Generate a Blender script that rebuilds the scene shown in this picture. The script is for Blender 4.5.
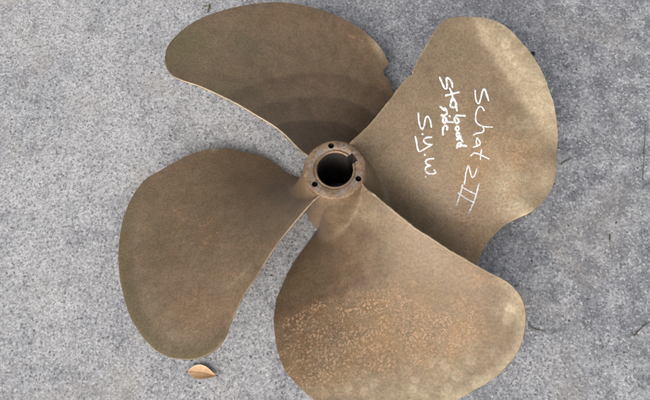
import bpy, bmesh, math, random
import numpy as np
from mathutils import Vector, Matrix
random.seed(7); rng = np.random.default_rng(7)
scene = bpy.context.scene
col = scene.collection
for o in list(bpy.data.objects): bpy.data.objects.remove(o)

# ------------------------------------------------------------------ camera
HUB = 0.164                      # height of the hub's upper face over the ground
FPX, DIST = 640.0, 0.96          # focal length in photograph pixels, metres to the hub face
TX, TY = 0.31026578646402414, 0.059105931532237775
Rx = np.array([[1,0,0],[0,math.cos(TX),-math.sin(TX)],[0,math.sin(TX),math.cos(TX)]])
Ry = np.array([[math.cos(TY),0,math.sin(TY)],[0,1,0],[-math.sin(TY),0,math.cos(TY)]])
RC = Ry @ Rx
CPOS = -(RC @ np.array([(335-325)/FPX, -(169-200)/FPX, -1.0]))*DIST + np.array([0,0,HUB])
cd = bpy.data.cameras.new('camera'); cam = bpy.data.objects.new('camera', cd); col.objects.link(cam)
cam.matrix_world = Matrix.Translation(Vector(CPOS)) @ Matrix(RC.tolist()).to_4x4()
cd.sensor_width = 36; cd.sensor_fit = 'HORIZONTAL'; cd.lens = 36*FPX/650
cd.clip_start = 0.02; cd.clip_end = 200
scene.camera = cam

# ------------------------------------------------------------------ light: bright overcast, softly from the lower left
SUN_AZ, SUN_EL = math.radians(245), math.radians(40)
w = bpy.data.worlds.new('World'); scene.world = w; w.use_nodes = True
nt = w.node_tree; nt.nodes.clear()
sky = nt.nodes.new('ShaderNodeTexSky'); sky.sky_type = 'NISHITA'; sky.sun_disc = False
sky.sun_elevation = SUN_EL; sky.sun_rotation = math.radians(90) - SUN_AZ
sky.air_density = 1.0; sky.dust_density = 6.0; sky.ozone_density = 1.0
hs = nt.nodes.new('ShaderNodeHueSaturation'); hs.inputs['Saturation'].default_value = 0.35
bg = nt.nodes.new('ShaderNodeBackground'); bg.inputs['Strength'].default_value = 0.118
wo = nt.nodes.new('ShaderNodeOutputWorld')
nt.links.new(sky.outputs[0], hs.inputs['Color']); nt.links.new(hs.outputs[0], bg.inputs[0]); nt.links.new(bg.outputs[0], wo.inputs[0])
ld = bpy.data.lights.new('sun', 'SUN'); ld.energy = 1.35; ld.angle = math.radians(60); ld.color = (1.0, 0.965, 0.92)
sun = bpy.data.objects.new('sun', ld); col.objects.link(sun)
sd = Vector((math.cos(SUN_EL)*math.cos(SUN_AZ), math.cos(SUN_EL)*math.sin(SUN_AZ), math.sin(SUN_EL)))
sun.rotation_euler = sd.to_track_quat('Z', 'Y').to_euler()
vs = scene.view_settings
vs.view_transform = 'Standard'; vs.look = 'None'; vs.exposure = 0.45; vs.gamma = 1.0; vs.use_curve_mapping = False

# ------------------------------------------------------------------ pixel helpers (photograph pixels -> points on a surface)
def ray(px):
    px = np.atleast_2d(np.array(px, float))
    return np.c_[(px[:,0]-325)/FPX, -(px[:,1]-200)/FPX, -np.ones(len(px))] @ RC.T
def ground_at(px, z=0.0):
    d = ray(px); t = (z-CPOS[2])/d[:,2]
    return CPOS + d*t[:,None]
def to_px(P):
    q = (np.atleast_2d(P)-CPOS) @ RC
    return np.c_[325-FPX*q[:,0]/q[:,2], 200+FPX*q[:,1]/q[:,2]]

# ------------------------------------------------------------------ node helper
class NT:
    def __init__(s, name):
        s.m = bpy.data.materials.new(name); s.m.use_nodes = True
        s.t = s.m.node_tree; s.t.nodes.clear()
        s.out = s.n('ShaderNodeOutputMaterial'); s.b = s.n('ShaderNodeBsdfPrincipled')
        s.l(s.b.outputs[0], s.out.inputs[0])
        s.co = s.n('ShaderNodeTexCoord').outputs['Object']
    def n(s, k, **kw):
        x = s.t.nodes.new(k)
        for a, v in kw.items(): setattr(x, a, v)
        return x
    def l(s, a, b): s.t.links.new(a, b)
    def put(s, sock, v):
        if isinstance(v, bpy.types.NodeSocket): s.l(v, sock)
        elif isinstance(v, tuple) and len(v) == 3 and sock.type == 'RGBA': sock.default_value = (*v, 1)
        else: sock.default_value = v
    def noise(s, scale, detail=4, rough=0.55, dist=0.0, vec=None):
        x = s.n('ShaderNodeTexNoise'); s.l(vec or s.co, x.inputs['Vector'])
        x.inputs['Scale'].default_value = scale; x.inputs['Detail'].default_value = detail
        x.inputs['Roughness'].default_value = rough; x.inputs['Distortion'].default_value = dist
        return x.outputs['Fac']
    def voro(s, scale, feature='F1', out='Distance', rnd=1.0, vec=None):
        x = s.n('ShaderNodeTexVoronoi', feature=feature); s.l(vec or s.co, x.inputs['Vector'])
        x.inputs['Scale'].default_value = scale; x.inputs['Randomness'].default_value = rnd
        return x.outputs[out]
    def ramp(s, v, a, b, lo=0.0, hi=1.0, smooth=True):
        x = s.n('ShaderNodeMapRange', interpolation_type='SMOOTHSTEP' if smooth else 'LINEAR')
        s.put(x.inputs['Value'], v)
        for i, q in zip(('From Min','From Max','To Min','To Max'), (a, b, lo, hi)): x.inputs[i].default_value = q
        return x.outputs[0]
    def math(s, op, a, b=0.0, c=None, clamp=False):
        x = s.n('ShaderNodeMath', operation=op, use_clamp=clamp)
        s.put(x.inputs[0], a); s.put(x.inputs[1], b)
        if c is not None: s.put(x.inputs[2], c)
        return x.outputs[0]
    def mix(s, f, a, b, mode='MIX'):
        x = s.n('ShaderNodeMix', data_type='RGBA', blend_type=mode, clamp_factor=True)
        s.put(x.inputs[0], f); s.put(x.inputs[6], a); s.put(x.inputs[7], b)
        return x.outputs[2]
    def attr(s, name):
        return s.n('ShaderNodeAttribute', attribute_name=name).outputs['Fac']
    def bump(s, h, strength=0.3, dist=0.001, prev=None):
        x = s.n('ShaderNodeBump'); x.inputs['Strength'].default_value = strength; x.inputs['Distance'].default_value = dist
        s.l(h, x.inputs['Height'])
        if prev: s.l(prev, x.inputs['Normal'])
        return x.outputs[0]
    def set(s, **kw):
        for k, v in kw.items(): s.put(s.b.inputs[k.replace('_', ' ')], v)
        return s.m

# ------------------------------------------------------------------ materials
def concrete():
    m = NT('concrete')
    big = m.noise(4.5, 5, 0.6, 0.4)
    mid = m.noise(26, 5, 0.62, 0.3)
    fine = m.noise(210, 4, 0.7)
    grain = m.noise(520, 3, 0.75)
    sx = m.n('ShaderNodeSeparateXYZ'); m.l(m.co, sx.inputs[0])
    soil_shade = m.math('ADD', m.math('MULTIPLY', m.noise(2.6, 4, 0.6, 0.6), 1.1), m.math('MULTIPLY', m.math('SUBTRACT', sx.outputs[0], m.math('MULTIPLY', sx.outputs[1], -0.25)), 0.55))  # noise stain plus painted shade: the concrete darkens towards the right
    c = m.mix(m.ramp(big, 0.34, 0.66), (0.285, 0.291, 0.305), (0.385, 0.388, 0.392))
    c = m.mix(m.ramp(soil_shade, 0.42, 0.78, 0, 0.90), c, (0.160, 0.169, 0.190))
    c = m.mix(m.ramp(mid, 0.38, 0.68, 0, 0.55), c, (0.44, 0.443, 0.448))
    c = m.mix(m.ramp(mid, 0.44, 0.28, 0, 0.5), c, (0.135, 0.135, 0.145))
    # grains of sand and aggregate showing at the worn surface
    cell = m.n('ShaderNodeTexVoronoi'); m.l(m.co, cell.inputs['Vector']); cell.inputs['Scale'].default_value = 330
    sep = m.n('ShaderNodeSeparateColor'); m.l(cell.outputs['Color'], sep.inputs[0])
    c = m.mix(m.ramp(sep.outputs[0], 0.72, 0.98, 0, 0.55), c, (0.52, 0.51, 0.50))
    c = m.mix(m.ramp(sep.outputs[1], 0.74, 0.98, 0, 0.6), c, (0.085, 0.085, 0.095))
    c = m.mix(m.ramp(fine, 0.36, 0.64, 0.0, 1.0), m.mix(1.0, c, (0.72, 0.72, 0.735), 'MULTIPLY'), m.mix(1.0, c, (1.22, 1.21, 1.20), 'MULTIPLY'))
    c = m.mix(m.ramp(grain, 0.35, 0.65, 0.0, 1.0), m.mix(1.0, c, (0.74, 0.74, 0.75), 'MULTIPLY'), m.mix(1.0, c, (1.2, 1.2, 1.2), 'MULTIPLY'))
    c = m.mix(m.math('MULTIPLY', m.ramp(m.noise(11, 6, 0.7, 1.0), 0.56, 0.70, 0, 0.55), m.ramp(fine, 0.3, 0.6, 1.0, 0.5)), c, (0.120, 0.122, 0.135))
    # warm and violet casts of old stains
    c = m.mix(m.ramp(m.noise(7.0, 3, 0.5, 0.6), 0.52, 0.75, 0, 0.30), c, (0.33, 0.29, 0.235))
    # pits and flecks
    pv = m.n('ShaderNodeTexVoronoi'); m.l(m.co, pv.inputs['Vector']); pv.inputs['Scale'].default_value = 62
    ps = m.n('ShaderNodeSeparateColor'); m.l(pv.outputs['Color'], ps.inputs[0])
    pit = m.math('MULTIPLY', m.ramp(pv.outputs['Distance'], 0.16, 0.07), m.ramp(ps.outputs[0], 0.80, 0.90))
    c = m.mix(m.math('MULTIPLY', pit, 0.8), c, (0.045, 0.043, 0.045))
    fleck = m.math('MULTIPLY', m.ramp(pv.outputs['Distance'], 0.17, 0.06), m.ramp(ps.outputs[1], 0.86, 0.92))
    c = m.mix(m.math('MULTIPLY', fleck, 0.7), c, (0.62, 0.61, 0.60))
    h = m.math('ADD', m.math('MULTIPLY', fine, 0.7), m.math('MULTIPLY', grain, 0.5))
    h = m.math('SUBTRACT', h, m.math('MULTIPLY', pit, 1.2))
    h = m.math('ADD', h, m.math('MULTIPLY', mid, 1.2))
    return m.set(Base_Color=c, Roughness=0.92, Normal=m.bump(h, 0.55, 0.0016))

def bronze():
    m = NT('bronze_patina')
    big = m.noise(9, 4, 0.55, 0.5); mid = m.noise(38, 5, 0.62, 0.4); fine = m.noise(260, 4, 0.7); grain = m.noise(700, 2, 0.7)
    pale, rust, dark, green, edge, blotch = (m.attr(a) for a in ('pale','rust','dark','green','edge','blotch'))
    c = m.mix(m.ramp(big, 0.3, 0.7), (0.190, 0.130, 0.078), (0.262, 0.180, 0.108))
    c = m.mix(m.ramp(mid, 0.35, 0.72, 0, 0.55), c, (0.315, 0.212, 0.135))
    c = m.mix(m.ramp(m.noise(17, 5, 0.65, 0.7), 0.50, 0.72, 0, 0.38), c, (0.285, 0.172, 0.098))
    c = m.mix(m.ramp(m.noise(14, 5, 0.65, 0.5), 0.46, 0.30, 0, 0.50), c, (0.190, 0.160, 0.085))
    c = m.mix(m.ramp(m.noise(120, 4, 0.7, 0.3), 0.55, 0.72, 0, 0.40), c, (0.36, 0.235, 0.14))
    c = m.mix(m.ramp(m.noise(75, 5, 0.7, 0.3), 0.44, 0.28, 0, 0.45), c, (0.12, 0.092, 0.060))
    c = m.mix(m.math('MULTIPLY', green, m.ramp(mid, 0.2, 0.7, 0.4, 0.9)), c, (0.185, 0.165, 0.075))
    c = m.mix(m.math('MULTIPLY', dark, m.ramp(mid, 0.25, 0.75, 0.95, 0.6)), c, (0.110, 0.071, 0.045))
    c = m.mix(m.math('MULTIPLY', pale, m.ramp(m.noise(60, 4, 0.6, 0.8), 0.28, 0.62, 0.5, 1.0)), c, (0.43, 0.355, 0.235))
    # pale rounded scale marks near the rims
    warp = m.n('ShaderNodeVectorMath', operation='ADD'); m.l(m.co, warp.inputs[0])
    wn = m.n('ShaderNodeTexNoise'); m.l(m.co, wn.inputs['Vector']); wn.inputs['Scale'].default_value = 55
    ws = m.n('ShaderNodeVectorMath', operation='SCALE'); m.l(wn.outputs['Color'], ws.inputs[0]); ws.inputs['Scale'].default_value = 0.012
    m.l(ws.outputs[0], warp.inputs[1])
    bv = m.voro(48, vec=warp.outputs[0])
    ring = m.math('MULTIPLY', m.ramp(m.math('ADD', bv, m.math('MULTIPLY', mid, 0.5)), 0.80, 0.50), m.ramp(bv, 0.05, 0.33, 0.35, 1.0))
    c = m.mix(m.math('MULTIPLY', m.math('MULTIPLY', blotch, ring), 0.75), c, (0.52, 0.44, 0.30))
    # orange corrosion: a stain broken into small scaly specks
    sv = m.voro(235, vec=warp.outputs[0])
    sm = m.noise(85, 3, 0.6)
    clus = m.noise(30, 4, 0.65, 0.6)
    dens = m.math('ADD', m.math('MULTIPLY', rust, 0.40), m.math('ADD', m.math('MULTIPLY', sm, 0.55), m.math('MULTIPLY', clus, 0.75)))
    speck = m.math('MULTIPLY', m.ramp(m.math('ADD', sv, m.math('MULTIPLY', fine, 0.35)), 0.70, 0.52), m.math('MULTIPLY', m.ramp(dens, 0.84, 1.04), m.ramp(rust, 0.04, 0.25)))
    c = m.mix(m.math('MULTIPLY', rust, m.ramp(m.noise(22, 4, 0.6), 0.40, 0.68, 0.0, 0.50)), c, (0.245, 0.148, 0.062))
    sv2 = m.voro(430, vec=warp.outputs[0])
    speck2 = m.math('MULTIPLY', m.ramp(m.math('ADD', sv2, m.math('MULTIPLY', fine, 0.4)), 0.78, 0.50), m.math('MULTIPLY', m.ramp(dens, 0.72, 1.0), m.ramp(rust, 0.02, 0.3)))
    sfac = m.math('MULTIPLY', speck, m.ramp(m.noise(48, 3, 0.6), 0.36, 0.60, 0.22, 0.68))
    c = m.mix(m.math('MULTIPLY', speck2, 0.34), c, (0.36, 0.215, 0.115))
    c = m.mix(sfac, c, (0.44, 0.272, 0.160))
    # grain
    c = m.mix(m.ramp(fine, 0.32, 0.68), m.mix(1.0, c, (0.80, 0.80, 0.80), 'MULTIPLY'), m.mix(1.0, c, (1.16, 1.15, 1.13), 'MULTIPLY'))
    c = m.mix(m.ramp(grain, 0.35, 0.65), m.mix(1.0, c, (0.90, 0.90, 0.90), 'MULTIPLY'), m.mix(1.0, c, (1.08, 1.08, 1.08), 'MULTIPLY'))
    c = m.mix(m.math('MULTIPLY', edge, m.ramp(mid, 0.3, 0.6, 0.45, 1.0)), c, (0.52, 0.40, 0.26))
    for ang, sc in ((0.5, 1.0), (-0.9, 0.8), (2.2, 1.2)):
        mp = m.n('ShaderNodeMapping'); m.l(m.co, mp.inputs['Vector']); mp.inputs['Rotation'].default_value = (0, 0, ang); mp.inputs['Scale'].default_value = (16*sc, 620*sc, 16*sc)
        c = m.mix(m.ramp(m.noise(1.0, 2, 0.5, 0.0, mp.outputs[0]), 0.735, 0.80, 0, 0.45), c, (0.45, 0.36, 0.24))
    rgh = m.math('ADD', m.ramp(mid, 0.3, 0.7, 0.38, 0.52), m.math('MULTIPLY', speck, 0.2), clamp=True)
    h = m.math('ADD', m.math('MULTIPLY', fine, 0.5), m.math('MULTIPLY', speck, 0.5))
    h = m.math('ADD', h, m.math('MULTIPLY', mid, 1.5))
    return m.set(Base_Color=c, Metallic=0.30, Roughness=rgh, Normal=m.bump(h, 0.22, 0.001))

def hub_metal():
    m = NT('hub_bronze')
    mid = m.noise(70, 5, 0.65, 0.6); fine = m.noise(330, 4, 0.7)
    ringm = m.attr('ring'); bore = m.attr('bore')
    c = m.mix(m.ramp(mid, 0.34, 0.66), (0.19, 0.115, 0.068), (0.33, 0.225, 0.135))
    c = m.mix(m.math('MULTIPLY', ringm, m.ramp(m.noise(60, 4, 0.6, 1.0), 0.42, 0.62, 0, 0.7)), c, (0.345, 0.315, 0.285))
    c = m.mix(m.ramp(m.noise(120, 4, 0.6, 0.7), 0.58, 0.70, 0, 0.75), c, (0.36, 0.165, 0.085))
    c = m.mix(m.ramp(fine, 0.62, 0.36, 0, 0.45), c, (0.07, 0.045, 0.032))
    c = m.mix(bore, c, (0.022, 0.018, 0.017))  # shade deep in the bore, painted as near-black
    return m.set(Base_Color=c, Metallic=0.4, Roughness=m.ramp(mid, 0.3, 0.7, 0.45, 0.7), Normal=m.bump(m.math('ADD', fine, mid), 0.4, 0.0012))

def paint():
    m = NT('white_paint_marker')
    n = m.noise(240, 3, 0.6)
    c = m.mix(m.ramp(n, 0.36, 0.56), (0.50, 0.49, 0.47), (0.80, 0.83, 0.86))
    return m.set(Base_Color=c, Roughness=0.55)
def dry_leaf():
    m = NT('dry_leaf')
    n = m.noise(140, 4, 0.6, 0.5); v = m.attr('vein')
    c = m.mix(m.ramp(n, 0.3, 0.7), (0.42, 0.235, 0.125), (0.55, 0.345, 0.19))
    c = m.mix(m.math('MULTIPLY', m.attr('rim'), 0.7), c, (0.72, 0.50, 0.27))
    c = m.mix(m.math('MULTIPLY', v, 0.6), c, (0.33, 0.165, 0.08))
    return m.set(Base_Color=c, Roughness=0.6, Normal=m.bump(n, 0.3, 0.001))
def plain(name, a, b, scale, rough=0.8):
    m = NT(name); n = m.noise(scale, 4, 0.6)
    return m.set(Base_Color=m.mix(m.ramp(n, 0.35, 0.65), a, b), Roughness=rough, Normal=m.bump(n, 0.4, 0.0008))
M = dict(bore=plain('shaded_bore', (0.016, 0.012, 0.011), (0.034, 0.026, 0.022), 120, 0.7), concrete=concrete(), bronze=bronze(), hub=hub_metal(), paint=paint(), leaf=dry_leaf(),  # bore colour: near-black stands in for shade in bore, keyway and holes
         twig=plain('dry_twig', (0.05, 0.038, 0.028), (0.13, 0.095, 0.06), 300),
         moss=plain('green_twig', (0.10, 0.085, 0.03), (0.17, 0.15, 0.06), 300),
         dark=plain('dark_clod', (0.012, 0.014, 0.015), (0.035, 0.037, 0.036), 500),
         grit=plain('grit', (0.10, 0.095, 0.095), (0.42, 0.41, 0.40), 90))

def mesh_obj(name, verts, faces, mat, parent=None, smooth=True, attrs=None):
    me = bpy.data.meshes.new(name); me.from_pydata([tuple(map(float, v)) for v in verts], [], faces)
    if smooth: me.polygons.foreach_set('use_smooth', [True]*len(me.polygons))
    for k, a in (attrs or {}).items():
        at = me.attributes.new(k, 'FLOAT', 'POINT'); at.data.foreach_set('value', np.asarray(a, np.float32))
    me.materials.append(mat); me.update()
    o = bpy.data.objects.new(name, me); col.objects.link(o)
    if parent: o.parent = parent
    return o
def tag(o, label, cat=None, group=None):
    o['label'] = label
    if cat: o['category'] = cat
    if group: o['group'] = group

# ------------------------------------------------------------------ ground
def pavement():
    xs = np.concatenate([[-6,-3,-1.6], np.linspace(-1.0, 1.0, 81), [1.6,3,6]])
    X, Y = np.meshgrid(xs, xs); n = len(xs)
    Z = 0.0008*np.sin(X*9+1.3)*np.sin(Y*7.1) + 0.0006*np.sin(X*21+Y*17)
    Z = Z - 0.0016
    V = np.c_[X.ravel(), Y.ravel(), Z.ravel()]
    F = [(j*n+i, j*n+i+1, (j+1)*n+i+1, (j+1)*n+i) for j in range(n-1) for i in range(n-1)]
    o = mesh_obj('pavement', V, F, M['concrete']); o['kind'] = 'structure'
    o['label'] = 'weathered grey concrete pavement under the propeller'
pavement()

# ------------------------------------------------------------------ propeller
PP, ZC, RAKE, THB = 0.09585210428097972, -0.07464268959806669 + HUB, -0.01580503475002104, 0.25
def cr(p, step, closed=False):
    """Catmull-Rom through p, resampled at an even step"""
    p = np.array(p, float); n = len(p); out = []
    for i in range(n if closed else n-1):
        if closed: a, b, c, d = p[(i-1) % n], p[i], p[(i+1) % n], p[(i+2) % n]
        else: a, b, c, d = p[max(i-1,0)], p[i], p[i+1], p[min(i+2,n-1)]
        k = max(2, int(np.linalg.norm(c-b)/step*3))
        for t in np.arange(k)/k:
            out.append(0.5*((2*b)+(c-a)*t+(2*a-5*b+4*c-d)*t*t+(3*b-a-3*c+d)*t**3))
    out.append(p[0] if closed else p[-1]); out = np.array(out)
    s = np.concatenate([[0], np.cumsum(np.linalg.norm(np.diff(out, axis=0), axis=1))])
    m = max(3, int(round(s[-1]/step))+1)
    q = np.linspace(0, s[-1], m)
    r = np.c_[[np.interp(q, s, out[:,i]) for i in range(out.shape[1])]].T
    return r[:-1] if closed else r

def unproject(px, k):
    """photograph pixels -> (r, angle from the blade axis) on the blade's helical face"""
    d = ray(px); z = np.full(len(d), ZC); th0 = THB + k*math.pi/2
    for _ in range(30):
        t = (z-CPOS[2])/d[:,2]; x = CPOS[0]+t*d[:,0]; y = CPOS[1]+t*d[:,1]
        r = np.hypot(x, y); dth = (np.arctan2(y, x)-th0+math.pi) % (2*math.pi)-math.pi
        z = 0.5*z + 0.5*(ZC+PP*dth+RAKE*r)
    return r, dth

A_OUT = [(300,149),(290,139),(280,130),(270,123),(260,117),(240,105),(220,95),(200,86),(182,80),(172,75),(167,68),(165,60),(165.6,54),(168,46),(174,38),(184,29),(196,21),(212,14),(230,8.4),(250,4.4),(270,2.4),(280,2.5),(296,4),(312,7.6),(328,12.4),(344,19),(360,28.6),(368,35),(376,43),(383,52),(387,60),(388.6,64),(387,67),(384,69.5),(383.4,72),(384.5,76),(388,78.5),(391.6,86),(393,93)]
B_OUT = [(354,140),(370,125),(384,108),(394,95),(402,84.5),(408.6,77.0),(411.4,75.6),(413.4,73.6),(412.8,71.6),(415,67),(422,54),(430,40),(438,27),(445,20.5),(454,17.4),(468,17),(482,19),(496,24),(508,32),(520,45),(530,57),(538,70),(544,82),(548,94),(552,104),(555.3,119),(557.4,130),(558.4,140),(557,156),(556,170),(554,182),(550,191),(544,200),(536,208),(528,214),(518,218),(506,224),(496,233),(486,244),(480,256),(477.6,263)]
C_OUT = [(364,187),(380,200),(396,213),(412,226),(430,237.5),(450,250.5),(468,261),(486,271),(502,279),(512,286),(520,296),(524,306),(525.6,318),(524,332),(521,344),(516,354),(508,364),(498,375),(486,383),(472,391),(456,399.6),(430,409),(400,415),(370,415.5),(345,412),(328,406),(315,400),(304,391),(292,379),(283,366),(278,352),(275,336),(274,320),(275,310),(277,298),(282,286),(290,269),(300,254),(310,240)]
D_OUT = [(314,199.5),(306,208),(296,220),(286,232),(278,242),(270,254),(262,267),(253,281),(244,294),(236,310),(230,324),(225,337),(218,347),(208,354),(198,358),(186,359),(170,357),(158,351),(148,342),(138,329),(130,314),(125,298),(121,280),(119.5,265),(119,256),(120.6,238),(124,220),(130,203),(137,190),(146,179),(158,172),(170,165),(184,157.6),(196,152.4),(211,149),(214,147.8),(217,148.6),(226,148.4),(240,151),(254,154),(268,159),(280,167),(290,174)]
# the leading edge's inner run, hidden behind the next blade on the two upper blades
HID_A = [(0.205,-43),(0.18,-45),(0.15,-47.5),(0.12,-48.5),(0.09,-49)]
HID_B = [(0.24,-43),(0.215,-44.5),(0.185,-46),(0.15,-48),(0.12,-48.5),(0.09,-49)]

def smooth(x, a, b):
    t = np.clip((x-a)/(b-a), 0, 1); return t*t*(3-2*t)
def blob(px, cx, cy, sx, sy=None, rot=0):
    sy = sy or sx; c, s = math.cos(math.radians(rot)), math.sin(math.radians(rot))
    x, y = px[:,0]-cx, px[:,1]-cy; u, v = x*c+y*s, -x*s+y*c
    return np.exp(-0.5*((u/sx)**2+(v/sy)**2))

def face_point(r, dth, k):
    z = ZC+PP*dth+RAKE*r; th = THB+k*math.pi/2+dth
    return np.c_[r*np.cos(th), r*np.sin(th), z]

def face_normal(r, dth, k):
    th = THB+k*math.pi/2+dth; g = PP/np.maximum(r, 0.03)
    n = np.c_[g*np.sin(th)-RAKE*np.cos(th), -g*np.cos(th)-RAKE*np.sin(th), np.ones(len(r))]
    return n/np.linalg.norm(n, axis=1)[:,None]

def make_blade(k, outline, hidden, label, parent, marks, dents):
    r, t = unproject(outline, k)
    uv = np.c_[r*np.cos(t), r*np.sin(t)].tolist()
    for hr, hd in hidden: uv.append((hr*math.cos(math.radians(hd)), hr*math.sin(math.radians(hd))))
    for hr, hd in [(0.064,-51),(0.050,-55),(0.040,-52),(0.037,-20),(0.037,10),(0.038,34),(0.046,45)]:
        uv.append((hr*math.cos(math.radians(hd)), hr*math.sin(math.radians(hd))))
    B = cr(uv, 0.0021, closed=True); n = len(B)
    cen = np.array([0.205, -0.012])
    dist = 1-(1-np.linspace(0, 1, 44)**1.0)**1.0
    rho = np.concatenate([np.linspace(0.03, 0.86, 40), [0.89,0.915,0.935,0.952,0.966,0.977,0.986,0.993,1.0]])
    rings = [cen+(B-cen)*q for q in rho]
    P = np.vstack([cen[None]]+rings); rr = np.hypot(P[:,0], P[:,1]); tt = np.arctan2(P[:,1], P[:,0])
    # distance inward from the outline
    dB = np.empty(len(P)); 
    for i in range(0, len(P), 2000):
        q = P[i:i+2000]; dB[i:i+2000] = np.sqrt(((q[:,None]-B[None])**2).sum(2).min(1))
    X = face_point(rr, tt, k); N = face_normal(rr, tt, k)
    px = to_px(X)
    hollow = -0.0012*smooth(dB, 0, 0.05)
    wav = 0.0004*np.sin(P[:,0]*38+k)*np.sin(P[:,1]*33+2*k)
    X0 = X.copy()
    X[:,2] += hollow+wav
    flare = (HUB-0.012)*np.exp(-(np.maximum(rr-0.0465, 0)/(0.012+0.018*smooth(np.degrees(tt), -50, -18)))**1.25)       # the casting's wide fillet up to the hub
    kk = 0.022; hh = np.clip(0.5+0.5*(flare-X[:,2])/kk, 0, 1)
    up = np.maximum(X[:,2]*(1-hh)+flare*hh+kk*hh*(1-hh), X[:,2])
    X[:,2] += (up-X[:,2])*smooth(dB, 0.0, 0.010)*smooth(rr, 0.125, 0.085)
    X[:,2] += dents(px, P, dB, rr, np.degrees(tt))
    X[:,2] = np.where(rr < 0.075, np.minimum(X[:,2], HUB-0.0015), X[:,2])
    root = np.clip((0.38-rr)/0.33, 0, 1)
    th = 0.0027 + (0.004+0.020*root**1.5)*smooth(dB, 0.0, 0.075)*1.0
    Y = X0 - N*th[:,None]
    Y[:,2] = np.minimum(Y[:,2], X[:,2]-0.0015)
    Y[:,2] = np.maximum(Y[:,2], 0.0004)
    nf = len(P)
    # edge band: outline face -> bulging middle -> outline back
    last = np.arange(nf-n, nf)
    o2 = X[last]; y2 = Y[last]
    tang = np.roll(o2, -1, 0)-np.roll(o2, 1, 0); outw = np.cross(tang, N[last]); outw /= np.linalg.norm(outw, axis=1)[:,None]
    cen3 = face_point(np.array([np.hypot(*cen)]), np.array([math.atan2(cen[1], cen[0])]), k)
    sg = np.sign(((o2-cen3)*outw).sum(1).sum()); outw *= sg
    nick = 0.00035*rng.standard_normal(n); nick = (nick+np.roll(nick,1)+np.roll(nick,-1))/2
    E1 = o2*0.82+y2*0.18+outw*(0.0007+nick)[:,None]; E2 = o2*0.3+y2*0.7+outw*(0.0009+nick)[:,None]
    V = np.vstack([X, Y, E1, E2]); e1 = 2*nf; e2 = e1+n
    F = []
    nr = len(rho)
    for s, base in ((1, 0), (-1, nf)):
        for i in range(n):
            j = (i+1) % n
            f = (base, base+1+i, base+1+j); F.append(f if s > 0 else f[::-1])
        for q in range(nr-1):
            a0 = base+1+q*n; a1 = a0+n
            for i in range(n):
                j = (i+1) % n
                f = (a0+i, a1+i, a1+j, a0+j); F.append(f if s > 0 else f[::-1])
    a0 = 1+(nr-1)*n
    for i in range(n):
        j = (i+1) % n
        F += [(a0+i, e1+i, e1+j, a0+j), (e1+i, e2+i, e2+j, e1+j), (e2+i, nf+a0+i, nf+a0+j, e2+j)]
    at = marks(px, P, dB, rr, np.degrees(tt))
    full = {}
    for nm in ('pale','rust','dark','green','blotch'):
        a = np.clip(at.get(nm, np.zeros(nf)), 0, 1)
        full[nm] = np.concatenate([a, a*0, a[last]*0.5, a[last]*0.5])
    td = np.degrees(tt); em = (0.18+0.82*smooth(td, 28, 35)*smooth(rr, .33, .29))*smooth(rr, .055, .075)
    full['edge'] = np.concatenate([0.30*em*smooth(dB, 0.0018, 0.0002), np.zeros(nf), 0.9*em[last], 0.5*em[last]])
    # orient faces upward on the face side
    o = mesh_obj('blade', V, F, M['bronze'], parent, True, full)
    me = o.data
    if sum(me.polygons[i].normal.z for i in range(n)) < 0:
        me.flip_normals()
    me.update()
    sharp = me.attributes.new('sharp_edge', 'BOOLEAN', 'EDGE')
    lo, hi = a0, a0+n
    ev = np.empty(len(me.edges)*2, np.int32); me.edges.foreach_get('vertices', ev); ev = ev.reshape(-1, 2)
    sh = ((ev >= lo) & (ev < hi)).all(1) | ((ev >= lo+nf) & (ev < hi+nf)).all(1)
    sharp.data.foreach_set('value', sh)
    o['label'] = label
    return o

prop = bpy.data.objects.new('propeller', None); col.objects.link(prop); prop.empty_display_size = 0.1
tag(prop, 'weathered bronze four-bladed boat propeller lying flat on grey concrete', 'propeller')

def arcs(rr, radii):
    d = np.zeros(len(rr))
    for R, a in radii: d += a*smooth(rr, R+0.003, R-0.004)*smooth(rr, R-0.05, R-0.004)
    return d
def marks_a(px, P, dB, rr, tt):
    m = {}
    m['dark'] = 0.30 + arcs(rr + 0.0025*np.sin(tt*0.11+1), [(0.215,0.42),(0.168,0.5),(0.122,0.6)])
    m['green'] = 0.9*blob(px,182,40,22,14) + 0.5*blob(px,235,95,18,16) + 0.35*blob(px,175,65,18)
    m['rust'] = 0.30*blob(px,330,25,50,14,20) + 0.35*blob(px,372,55,18,20) + 0.2*blob(px,270,20,20,8)
    m['pale'] = 0.8*blob(px,378,47,12,3,52) + 0.12*blob(px,215,50,30)
    return m
BEND_Y, BEND_X = [0,17,40,60,85,110,130,160], [458,467,480.5,494,511,526,538,552]
def bend_b(px): return px[:,0]-np.interp(px[:,1], BEND_Y, BEND_X)     # how far past the bend line of the struck rim
def marks_b(px, P, dB, rr, tt):
    m = {}
    sb = bend_b(px); band = smooth(sb, -2, 7)*smooth(px[:,1], 165, 95)  # band also paints the bent rim's lighter shading into the pale colour
    m['pale'] = 0.24 + 0.45*band + 0.7*blob(px,513,190,13,20,-30) + 0.45*blob(px,505,208,10) + 0.35*blob(px,548,180,7,16) + 0.25*blob(px,540,120,10,25)
    m['blotch'] = 0.55*band*smooth(sb, 4, 14) + 0.5*blob(px,497,52,10,16,-40) + 0.6*blob(px,513,195,16,22,-30) + 0.5*blob(px,525,120,14,30)
    m['rust'] = 1.0*blob(px,478,215,24,26) + 0.8*blob(px,490,175,24,22) + 0.5*blob(px,527,160,14,24) + 0.75*blob(px,500,145,16,14) + 0.35*blob(px,465,130,30,30) + 0.45*blob(px,545,125,8,20)+0.7*blob(px,474,245,9,14)
    m['green'] = 0.2*blob(px,455,30,16,14) + 0.2*blob(px,470,55,20,16)
    return m
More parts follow.
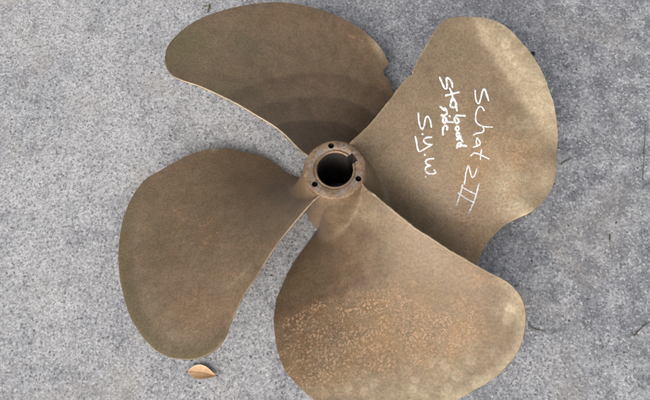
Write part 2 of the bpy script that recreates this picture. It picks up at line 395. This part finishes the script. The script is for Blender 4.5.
def marks_c(px, P, dB, rr, tt):
    m = {}
    low = smooth(px[:,1] + 0.42*(px[:,0]-278), 306, 330)          # below the crease
    m['rust'] = low*(1.1*blob(px,390,325,48,30,10) + 0.8*blob(px,320,310,40,22) + 1.0*blob(px,320,365,44,26) + 0.8*blob(px,465,318,16,18) + 0.6*blob(px,478,275,18,8,30) + 0.5*blob(px,430,350,30,18)) + 0.7*blob(px,523,318,3,14)
    m['pale'] = 0.5*smooth(dB, 0.016, 0.002)*smooth(tt, 0, 10)*smooth(rr,.27,.3) + 0.55*blob(px,512,310,7,10) + 0.35*blob(px,450,375,34,14,-20) + 0.35*blob(px,340,392,24,10) + 0.3*blob(px,400,395,40,12) + 0.3*blob(px,365,215,10,8)
    m['blotch'] = 0.42*blob(px,445,375,40,18,-20) + 0.4*blob(px,345,392,30,12) + 0.8*blob(px,511,308,9,10) + 0.25*blob(px,395,392,40,12)
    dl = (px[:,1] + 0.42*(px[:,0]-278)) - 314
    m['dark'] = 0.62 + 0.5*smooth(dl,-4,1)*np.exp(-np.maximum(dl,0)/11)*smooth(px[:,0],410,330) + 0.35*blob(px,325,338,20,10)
    m['green'] = 0.3*blob(px,325,335,22,14) + 0.22 + 0.2*smooth(px[:,1],330,390)
    return m
def marks_d(px, P, dB, rr, tt):
    m = {}
    m['dark'] = 0.12 + 0.22*blob(px,235,165,14,26)
    m['rust'] = 0.6*blob(px,190,225,40,34) + 0.62*blob(px,200,315,28,24) + 0.35*blob(px,230,270,24,20) + 0.5*blob(px,156,175,6,4) + 0.3*blob(px,125,270,8,30)
    m['green'] = 0.6*smooth(dB, 0.032, 0.004)*smooth(tt,-18,-8)*smooth(rr,.27,.3) + 0.08
    m['pale'] = 0.30*blob(px,182,343,14,9) + 0.30*blob(px,137,225,8,20) + 0.2*blob(px,222,285,8,5) + 0.30*blob(px,150,310,12,24,-20) + 0.9*blob(px,214,149,2.5,1.6) + 0.5*blob(px,240,276,10,1.5,-42)
    m['blotch'] = 0.35*blob(px,180,345,14,9)
    return m
def dents_a(px, P, dB, rr, tt):
    return 0.004*np.exp(-0.5*((px[:,0]-381)/10)**2-0.5*((px[:,1]-52)/14)**2)*smooth(dB,0.018,0.0)
def dents_b(px, P, dB, rr, tt):
    sb = bend_b(px); cup = -0.0035*np.exp(-0.5*((sb+5)/16)**2)*smooth(px[:,1],140,80)*smooth(rr,.2,.28)*smooth(dB,0.002,0.03) + 0.00026*np.log1p(np.exp(np.clip(sb/2.5, -30, 30)))*2.5*smooth(px[:,1], 160, 95)
    return cup - 0.0075*blob(px,560,145,9,9) + 0.0085*blob(px,542,212,12,10) - 0.003*blob(px,512,226,10,8) + 0.002*blob(px,548,172,8,10)
def dents_c(px, P, dB, rr, tt):
    dl = (px[:,1] + 0.42*(px[:,0]-278)) - 312
    return 0.0014*np.exp(-0.5*(dl/9)**2)*smooth(px[:,0],420,300)
def dents_d(px, P, dB, rr, tt):
    return 0.0035*smooth(dB, 0.026, 0.0)*smooth(tt,-20,-8)*smooth(rr,.27,.3)

blade_a = make_blade(1, A_OUT, HID_A, 'dark brown upper blade with faint concentric arcs and a nick in its edge', prop, marks_a, dents_a)
blade_b = make_blade(0, B_OUT, HID_B, 'pale tan right blade with white handwriting and a bent rim', prop, marks_b, dents_b)
blade_c = make_blade(-1, C_OUT, [], 'tan lower blade with a patch of orange corrosion specks', prop, marks_c, dents_c)
blade_d = make_blade(2, D_OUT, [], 'brown left blade with an olive tinged rim', prop, marks_d, dents_d)

# hub: turned body with tapered bore, keyway and three puller holes
def lathe(profile, seg, closed):
    V, F = [], []
    for r, z in profile:
        for i in range(seg):
            a = 2*math.pi*i/seg; V.append((r*math.cos(a), r*math.sin(a), z))
    n = len(profile)
    for q in range(n if closed else n-1):
        b = (q+1) % n
        for i in range(seg):
            j = (i+1) % seg; F.append((q*seg+i, q*seg+j, b*seg+j, b*seg+i))
    return V, F
def make_hub():
    H = HUB
    prof = [(0.0600,0.0),(0.0610,0.004),(0.0605,0.03),(0.0575,0.08),(0.0525,0.125),(0.0485,0.155),(0.0474,H-0.0040),(0.0470,H-0.0022),(0.0460,H-0.0010),(0.0445,H-0.0004),
            (0.0395,H),(0.0345,H),(0.0328,H-0.0005),(0.0318,H-0.0020),(0.0306,H-0.0021),(0.0300,H-0.0006),(0.0290,H-0.0003),(0.0280,H-0.0008),(0.0270,H-0.0024),(0.0268,H-0.006),(0.0300,0.08),(0.0350,0.0)]
    V, F = lathe(prof[::-1], 120, True)
    tmp = mesh_obj('hub', V, F, M['hub'], None)
    bm = bmesh.new(); bm.from_mesh(tmp.data); bmesh.ops.recalc_face_normals(bm, faces=bm.faces); bm.to_mesh(tmp.data); bm.free()
    cutters = []
    def cutter(bm):
        bmesh.ops.recalc_face_normals(bm, faces=bm.faces)
        me = bpy.data.meshes.new('cut'); bm.to_mesh(me); bm.free()
        c = bpy.data.objects.new('cut', me); col.objects.link(c); cutters.append(c)
        md = tmp.modifiers.new('b', 'BOOLEAN'); md.operation = 'DIFFERENCE'; md.object = c; md.solver = 'EXACT'
    for hx, hy in [(331,144.9),(313.6,185.1),(359.2,179.0)]:
        g = ground_at([(hx,hy)], H)[0]; a = math.atan2(g[1], g[0]); R = 0.0383
        bm = bmesh.new(); bmesh.ops.create_cone(bm, segments=28, radius1=0.0045, radius2=0.0045, depth=0.04, cap_ends=True,
            matrix=Matrix.Translation((R*math.cos(a), R*math.sin(a), H-0.008)))
        cutter(bm)
    a = math.radians(32)
    bm = bmesh.new(); bmesh.ops.create_cube(bm, size=1, matrix=Matrix.Rotation(a, 4, 'Z') @ Matrix.Translation((0.0215,0,H/2)) @ Matrix.Diagonal((0.0285,0.0145,0.40,1)))
    cutter(bm)
    dg = bpy.context.evaluated_depsgraph_get(); dg.update()
    me = bpy.data.meshes.new_from_object(tmp.evaluated_get(dg))
    old = tmp.data; tmp.modifiers.clear(); tmp.data = me
    for c in cutters: bpy.data.objects.remove(c)
    me.name = 'hub'
    co = np.empty(len(me.vertices)*3); me.vertices.foreach_get('co', co); co = co.reshape(-1, 3); rr = np.hypot(co[:,0], co[:,1])
    at = me.attributes.new('ring', 'FLOAT', 'POINT')
    at.data.foreach_set('value', ((rr > 0.031) & (rr < 0.0415) & (co[:,2] > H-0.003)).astype(np.float32))
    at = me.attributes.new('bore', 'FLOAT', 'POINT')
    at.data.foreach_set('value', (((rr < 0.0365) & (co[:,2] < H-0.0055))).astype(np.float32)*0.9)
    me.polygons.foreach_set('use_smooth', [True]*len(me.polygons))
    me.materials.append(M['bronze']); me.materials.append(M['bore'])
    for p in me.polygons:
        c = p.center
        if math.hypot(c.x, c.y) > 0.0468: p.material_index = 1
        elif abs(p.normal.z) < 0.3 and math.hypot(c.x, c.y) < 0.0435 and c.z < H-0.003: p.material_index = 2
    me.set_sharp_from_angle(angle=math.radians(32))
    tmp.parent = prop
    tmp['label'] = 'round bronze hub with keyed bore and three small holes'
    return tmp
hub = make_hub()

# ------------------------------------------------------------------ handwriting in white paint marker, strokes following the blade's face
WORDS = {
 'boat_name_lettering': (1.75, [
  [(475.5,90),(475.6,95),(476.2,99),(477.5,102.5),(479.3,102.8),(481,98),(482.6,91.5),(484.6,88.4),(486.6,92),(489,100)],
  [(484.3,110),(482.5,107),(479.7,106.4),(477,110),(476,115),(476.2,121),(480,124.7),(486,126.4),(492.5,126.6)],
  [(482.3,125.6),(484.2,128.6),(482.7,131.8),(477,133),(473.5,134.7)],
  [(477.4,137.6),(479.4,140),(480.4,143.6),(477.6,145.6),(473.5,146.8)], [(477.6,145.2),(476.4,141.5),(477.4,137.6)],
  [(471,155.5),(473.6,153),(476.5,152.9),(480,154),(484.5,156.4),(489,158.5)], [(481.6,149.5),(481,154),(480.5,159)],
  [(464.4,184),(465.3,179),(466.2,172.5),(468.5,165.5),(470.2,170.5),(471.8,176.2),(473.6,176.6),(475.6,173.4),(477,168.5)],
  [(462.6,184.6),(461,192),(459,198),(456.5,205)], [(479,183.5),(476.2,195),(473,204),(468.5,213.5)],
  [(462,186.5),(468,190),(475.5,193.6)], [(458.3,192.6),(466,198),(474.5,202.2)]]),
 'starboard_side_lettering': (2.6, [
  [(440,77),(442.4,83),(444.6,87.4),(446.4,88.4),(447.4,86),(446.8,81),(447,77.6),(449.5,78.4),(452,82),(452.6,86.5)],
  [(446,95.2),(452,93.6),(459,91.8)], [(450,88),(452,93),(453.6,100)],
  [(453,97),(451.2,101.5),(450.6,105.6),(453.4,107.2),(456.6,105.6),(455.4,101),(453.4,98)], [(456,105),(457.2,110.3)],
  [(465,115.5),(460,115.3),(456.3,115.6),(454.6,119),(456.2,122.8),(458.4,122.4),(458.6,119.4),(456.4,117.6)],
  [(457.2,125.8),(455.6,128),(457.4,130.4),(459.3,128.6),(457.8,126)],
  [(459.8,133),(457.4,132.6),(456.8,135.4),(458.8,137),(460.2,134.2),(461,138)], [(457,139.2),(460.4,138.4),(462.8,141)],
  [(457.2,147.4),(458,143.6),(461.2,142.8),(461.2,145.6),(458.4,146)], [(460.4,144.8),(466.4,145.7)],
  [(440.4,106.4),(442.6,108.2),(444.4,110.2),(445,107.6),(446.8,110.6),(447.2,113.4)],
  [(441.6,115),(444.4,115),(447,113.8)], [(449.6,115.6),(449.9,116.2)],
  [(443.6,116.2),(443.2,121),(445,122.8),(446.6,119),(444.2,116.4)], [(445.6,121.2),(453,122)],
  [(443.4,134.5),(443,129),(445.2,125.2),(447.5,126.8),(447,129.4)]]),
 'initials_lettering': (2.2, [
  [(418.5,113),(419,120),(420.4,126),(422.4,128.7),(424.4,125),(425.4,119),(427.4,116.1),(429.8,118.6),(431,123),(431.5,126.7)],
  [(422.6,133.6),(422.8,134.3)],
  [(415.5,136.4),(416.8,142),(417.5,147),(418.6,150.4),(420.4,151),(425,148.4),(432,144.2)],
  [(431.6,136.9),(426.4,137.4),(423.8,140),(426.4,143.4),(431.4,144.6)],
  [(424.9,154.1),(425.1,155)],
  [(433.6,158.4),(428,159),(425.7,161.4),(427.4,164.3),(431,165.5),(426.8,166.6),(425.5,169.8),(428,173),(433,173.6),(435.9,172),(434.2,169.6)],
  [(425.6,176.2),(425.8,176.9)]]),
}
def lettering(name, width, strokes):
    V, F = [], []; sc = 0.0
    for si, st in enumerate(strokes):
        p = cr(st, 0.7)
        ph = si*1.7
        tan = np.gradient(p, axis=0); tan /= np.linalg.norm(tan, axis=1)[:,None]+1e-9
        nor = np.c_[-tan[:,1], tan[:,0]]
        w = width*0.5*1.15*(1+0.14*np.sin(np.arange(len(p))*0.6+ph)+0.08*np.sin(np.arange(len(p))*1.9+ph))
        # round ends
        cap = [0.45, 0.8]
        p = np.vstack([p[0]-tan[0]*width*0.35, p[0]-tan[0]*width*0.2, p, p[-1]+tan[-1]*width*0.2, p[-1]+tan[-1]*width*0.35])
        nor = np.vstack([nor[:1], nor[:1], nor, nor[-1:], nor[-1:]])
        w = np.concatenate([[w[0]*cap[0], w[0]*cap[1]], w, [w[-1]*cap[1], w[-1]*cap[0]]])
        cols = [p-nor*w[:,None], p-nor*w[:,None]*0.5, p+nor*w[:,None]*0.5, p+nor*w[:,None]]
        hs_ = [-0.0008, 0.00035+0.00004*(si%5), 0.00035+0.00004*(si%5), -0.0008]
        b0 = len(V); n = len(p)
        for cpx, h in zip(cols, hs_):
            r, t = unproject(cpx, 0); X = face_point(r, t, 0)
            P2 = np.c_[r*np.cos(t), r*np.sin(t)]
            X[:,2] += -0.0012 + 0.0004*np.sin(P2[:,0]*38)*np.sin(P2[:,1]*33)
            X += face_normal(r, t, 0)*h
            V += X.tolist()
        for c in range(3):
            for i in range(n-1):
                F.append((b0+c*n+i, b0+(c+1)*n+i, b0+(c+1)*n+i+1, b0+c*n+i+1))
    o = mesh_obj(name, V, F, M['paint'], blade_b, True)
    return o
LAB = {'boat_name_lettering': 'white handwritten words Schatz II', 'starboard_side_lettering': 'white handwritten words Starboard side',
       'initials_lettering': 'white handwritten initials S.Y.W.'}
for nm, (wd, st) in WORDS.items():
    lettering(nm, wd, st)['label'] = LAB[nm]

# ------------------------------------------------------------------ the fallen leaf
def leaf():
    a, b = ground_at([(188.5,371)])[0], ground_at([(216.5,376.0)])[0]
    L = np.linalg.norm(b-a); ang = math.atan2(b[1]-a[1], b[0]-a[0])
    n, mm = 36, 16; V, vein, rim = [], [], []
    for s in (0, 1):
        for i in range(n+1):
            t = i/n; hw = L*0.245*(math.sin(math.pi*t**0.82)**0.85)*(1-0.25*t**3)
            for j in range(mm+1):
                v = 2*j/mm-1
                z = 0.0012 + 0.0042*v*v*math.sin(math.pi*t) + 0.0016*math.sin(t*5+1)*(0.4+v*0.3) + 0.0028*t*t
                z -= 0.0006*math.exp(-(v/0.12)**2)
                V.append((t*L, v*hw + 0.0018*math.sin(math.pi*t), max(z, 0.0004) + (0.0004 if s == 0 else 0)))
                side = 0.5*max(0, 1-abs(((t*9-abs(v)*1.6) % 1)-0.5)*7)*(0.6 if abs(v) < 0.9 else 0)
                vein.append(max(math.exp(-(v/0.07)**2)*0.8, side*0.35)); rim.append(max(0, (abs(v)-0.72)/0.28))
    k = (n+1)*(mm+1); F = []
    for i in range(n):
        for j in range(mm):
            p = i*(mm+1)+j; f = (p, p+mm+1, p+mm+2, p+1)
            F.append(f); F.append(tuple(q+k for q in f[::-1]))
    e = bpy.data.objects.new('leaf', None); col.objects.link(e); e.empty_display_size = 0.02
    e.location = a; e.rotation_euler = (0, 0, ang)
    mesh_obj('leaf_blade', V, F, M['leaf'], e, True, {'vein': vein, 'rim': rim})
    sv, sf = tube([(L*0.96,0,0.0042),(L*1.02,0.0008,0.0035),(L*1.07,0.0004,0.0014)], [0.0007,0.0009,0.0008])
    mesh_obj('leaf_stalk', sv, sf, M['twig'], e)
    tag(e, 'small dry orange-brown leaf on the concrete below the left blade', 'leaf')
def tube(pts, rad, seg=8):
    pts = np.array(pts, float); V, F = [], []
    for i, p in enumerate(pts):
        t = pts[min(i+1,len(pts)-1)]-pts[max(i-1,0)]; t /= np.linalg.norm(t)+1e-9
        u = np.cross(t, (0,0,1.0)); u /= np.linalg.norm(u)+1e-9; v = np.cross(u, t)
        for k in range(seg):
            a = 2*math.pi*k/seg; V.append(p+rad[i]*(math.cos(a)*u+math.sin(a)*v))
    for i in range(len(pts)-1):
        for k in range(seg):
            j = (k+1) % seg; F.append((i*seg+k, i*seg+j, (i+1)*seg+j, (i+1)*seg+k))
    F.append(tuple(range(seg))[::-1]); F.append(tuple((len(pts)-1)*seg+k for k in range(seg)))
    return V, F
leaf()

# ------------------------------------------------------------------ bits of plant litter and one dark clod
def twig(pxs, r, mat, label, fork=None):
    g = ground_at(cr(pxs, 0.8)); base = g[0].copy(); n = len(g)
    g = g-base; g[:,2] = r*0.8 + 0.0006*np.abs(np.sin(np.arange(n)*0.5))
    rad = [r*(0.55+0.45*math.sin(math.pi*(0.15+0.7*i/(n-1))))*(1+0.12*math.sin(i*1.3)) for i in range(n)]
    V, F = tube(g, rad)
    if fork:
        h = ground_at(cr(fork, 0.8))-base; h[:,2] = r*0.8
        v2, f2 = tube(h, [r*0.6]*len(h)); k = len(V); V += v2; F += [tuple(q+k for q in f) for f in f2]
    o = mesh_obj('twig', V, F, mat); o.location = base
    tag(o, label, 'twig', 'plant litter on the concrete')
twig([(209.6,4.2),(209,8),(207.6,13)], 0.0014, M['moss'], 'short olive twig on the concrete above the dark upper blade', [(209.3,6.4),(206,6.2),(203,6.4)])
twig([(528.6,324.5),(530.5,327),(535,329.2),(540,330.4),(545.5,331.6)], 0.0008, M['twig'], 'thin curved dark stem beside the rounded end of the lower blade')
twig([(609.4,234.4),(609.7,238),(609.2,242)], 0.0011, M['twig'], 'tiny upright brown stem in the open concrete right of the propeller')
twig([(650,322.6),(644.5,325),(640,329.5),(636,333.5),(634,336.2),(631.5,332)], 0.0007, M['twig'], 'hair-thin bent stem at the right edge of the picture')
twig([(645,125),(644.6,140),(643.6,160),(642.8,172),(642.6,181)], 0.00048, M['twig'], 'straight thin dark needle lying on the concrete at the far right')
twig([(560.5,164.5),(565,161.5),(571,158.3)], 0.0009, M['twig'], 'short dark sliver on the concrete beside the dented rim of the right blade')
def clod():
    bm = bmesh.new(); bmesh.ops.create_icosphere(bm, subdivisions=3, radius=1)
    for v in bm.verts:
        c = v.co; s = 1+0.18*math.sin(c.x*5+1)*math.cos(c.y*4)+0.12*math.sin(c.z*7+c.x*3)
        v.co = Vector((c.x*s*0.0036, c.y*s*0.0043, max(c.z*s*0.003, -0.0016)+0.0014))
    me = bpy.data.meshes.new('soil_clod'); bm.to_mesh(me); bm.free(); me.materials.append(M['dark'])
    me.polygons.foreach_set('use_smooth', [True]*len(me.polygons))
    o = bpy.data.objects.new('soil_clod', me); col.objects.link(o); o.location = ground_at([(533.0,54.0)])[0]
    tag(o, 'small black clod of dirt beside the pale rim of the right blade', 'clod')
clod()
def grit():
    V, F = [], []
    for _ in range(900):
        p = ground_at([(random.uniform(-10,660), random.uniform(-10,410))])[0]; s = random.choice([0.0005,0.0006,0.0008,0.0011])
        b = len(V)
        for dx, dy, dz in ((1,0,0),(0,1,0),(-1,0,0),(0,-1,0),(0,0,1),(0,0,-1)):
            V.append((p[0]+dx*s*random.uniform(.7,1.3), p[1]+dy*s*random.uniform(.7,1.3), p[2]+0.0002+dz*s*0.7))
        for i in range(4):
            j = (i+1) % 4; F += [(b+i, b+j, b+4), (b+j, b+i, b+5)]
    o = mesh_obj('grit', V, F, M['grit'], None, False); o['kind'] = 'stuff'
    tag(o, 'fine loose grit scattered over the concrete', 'grit')
grit()
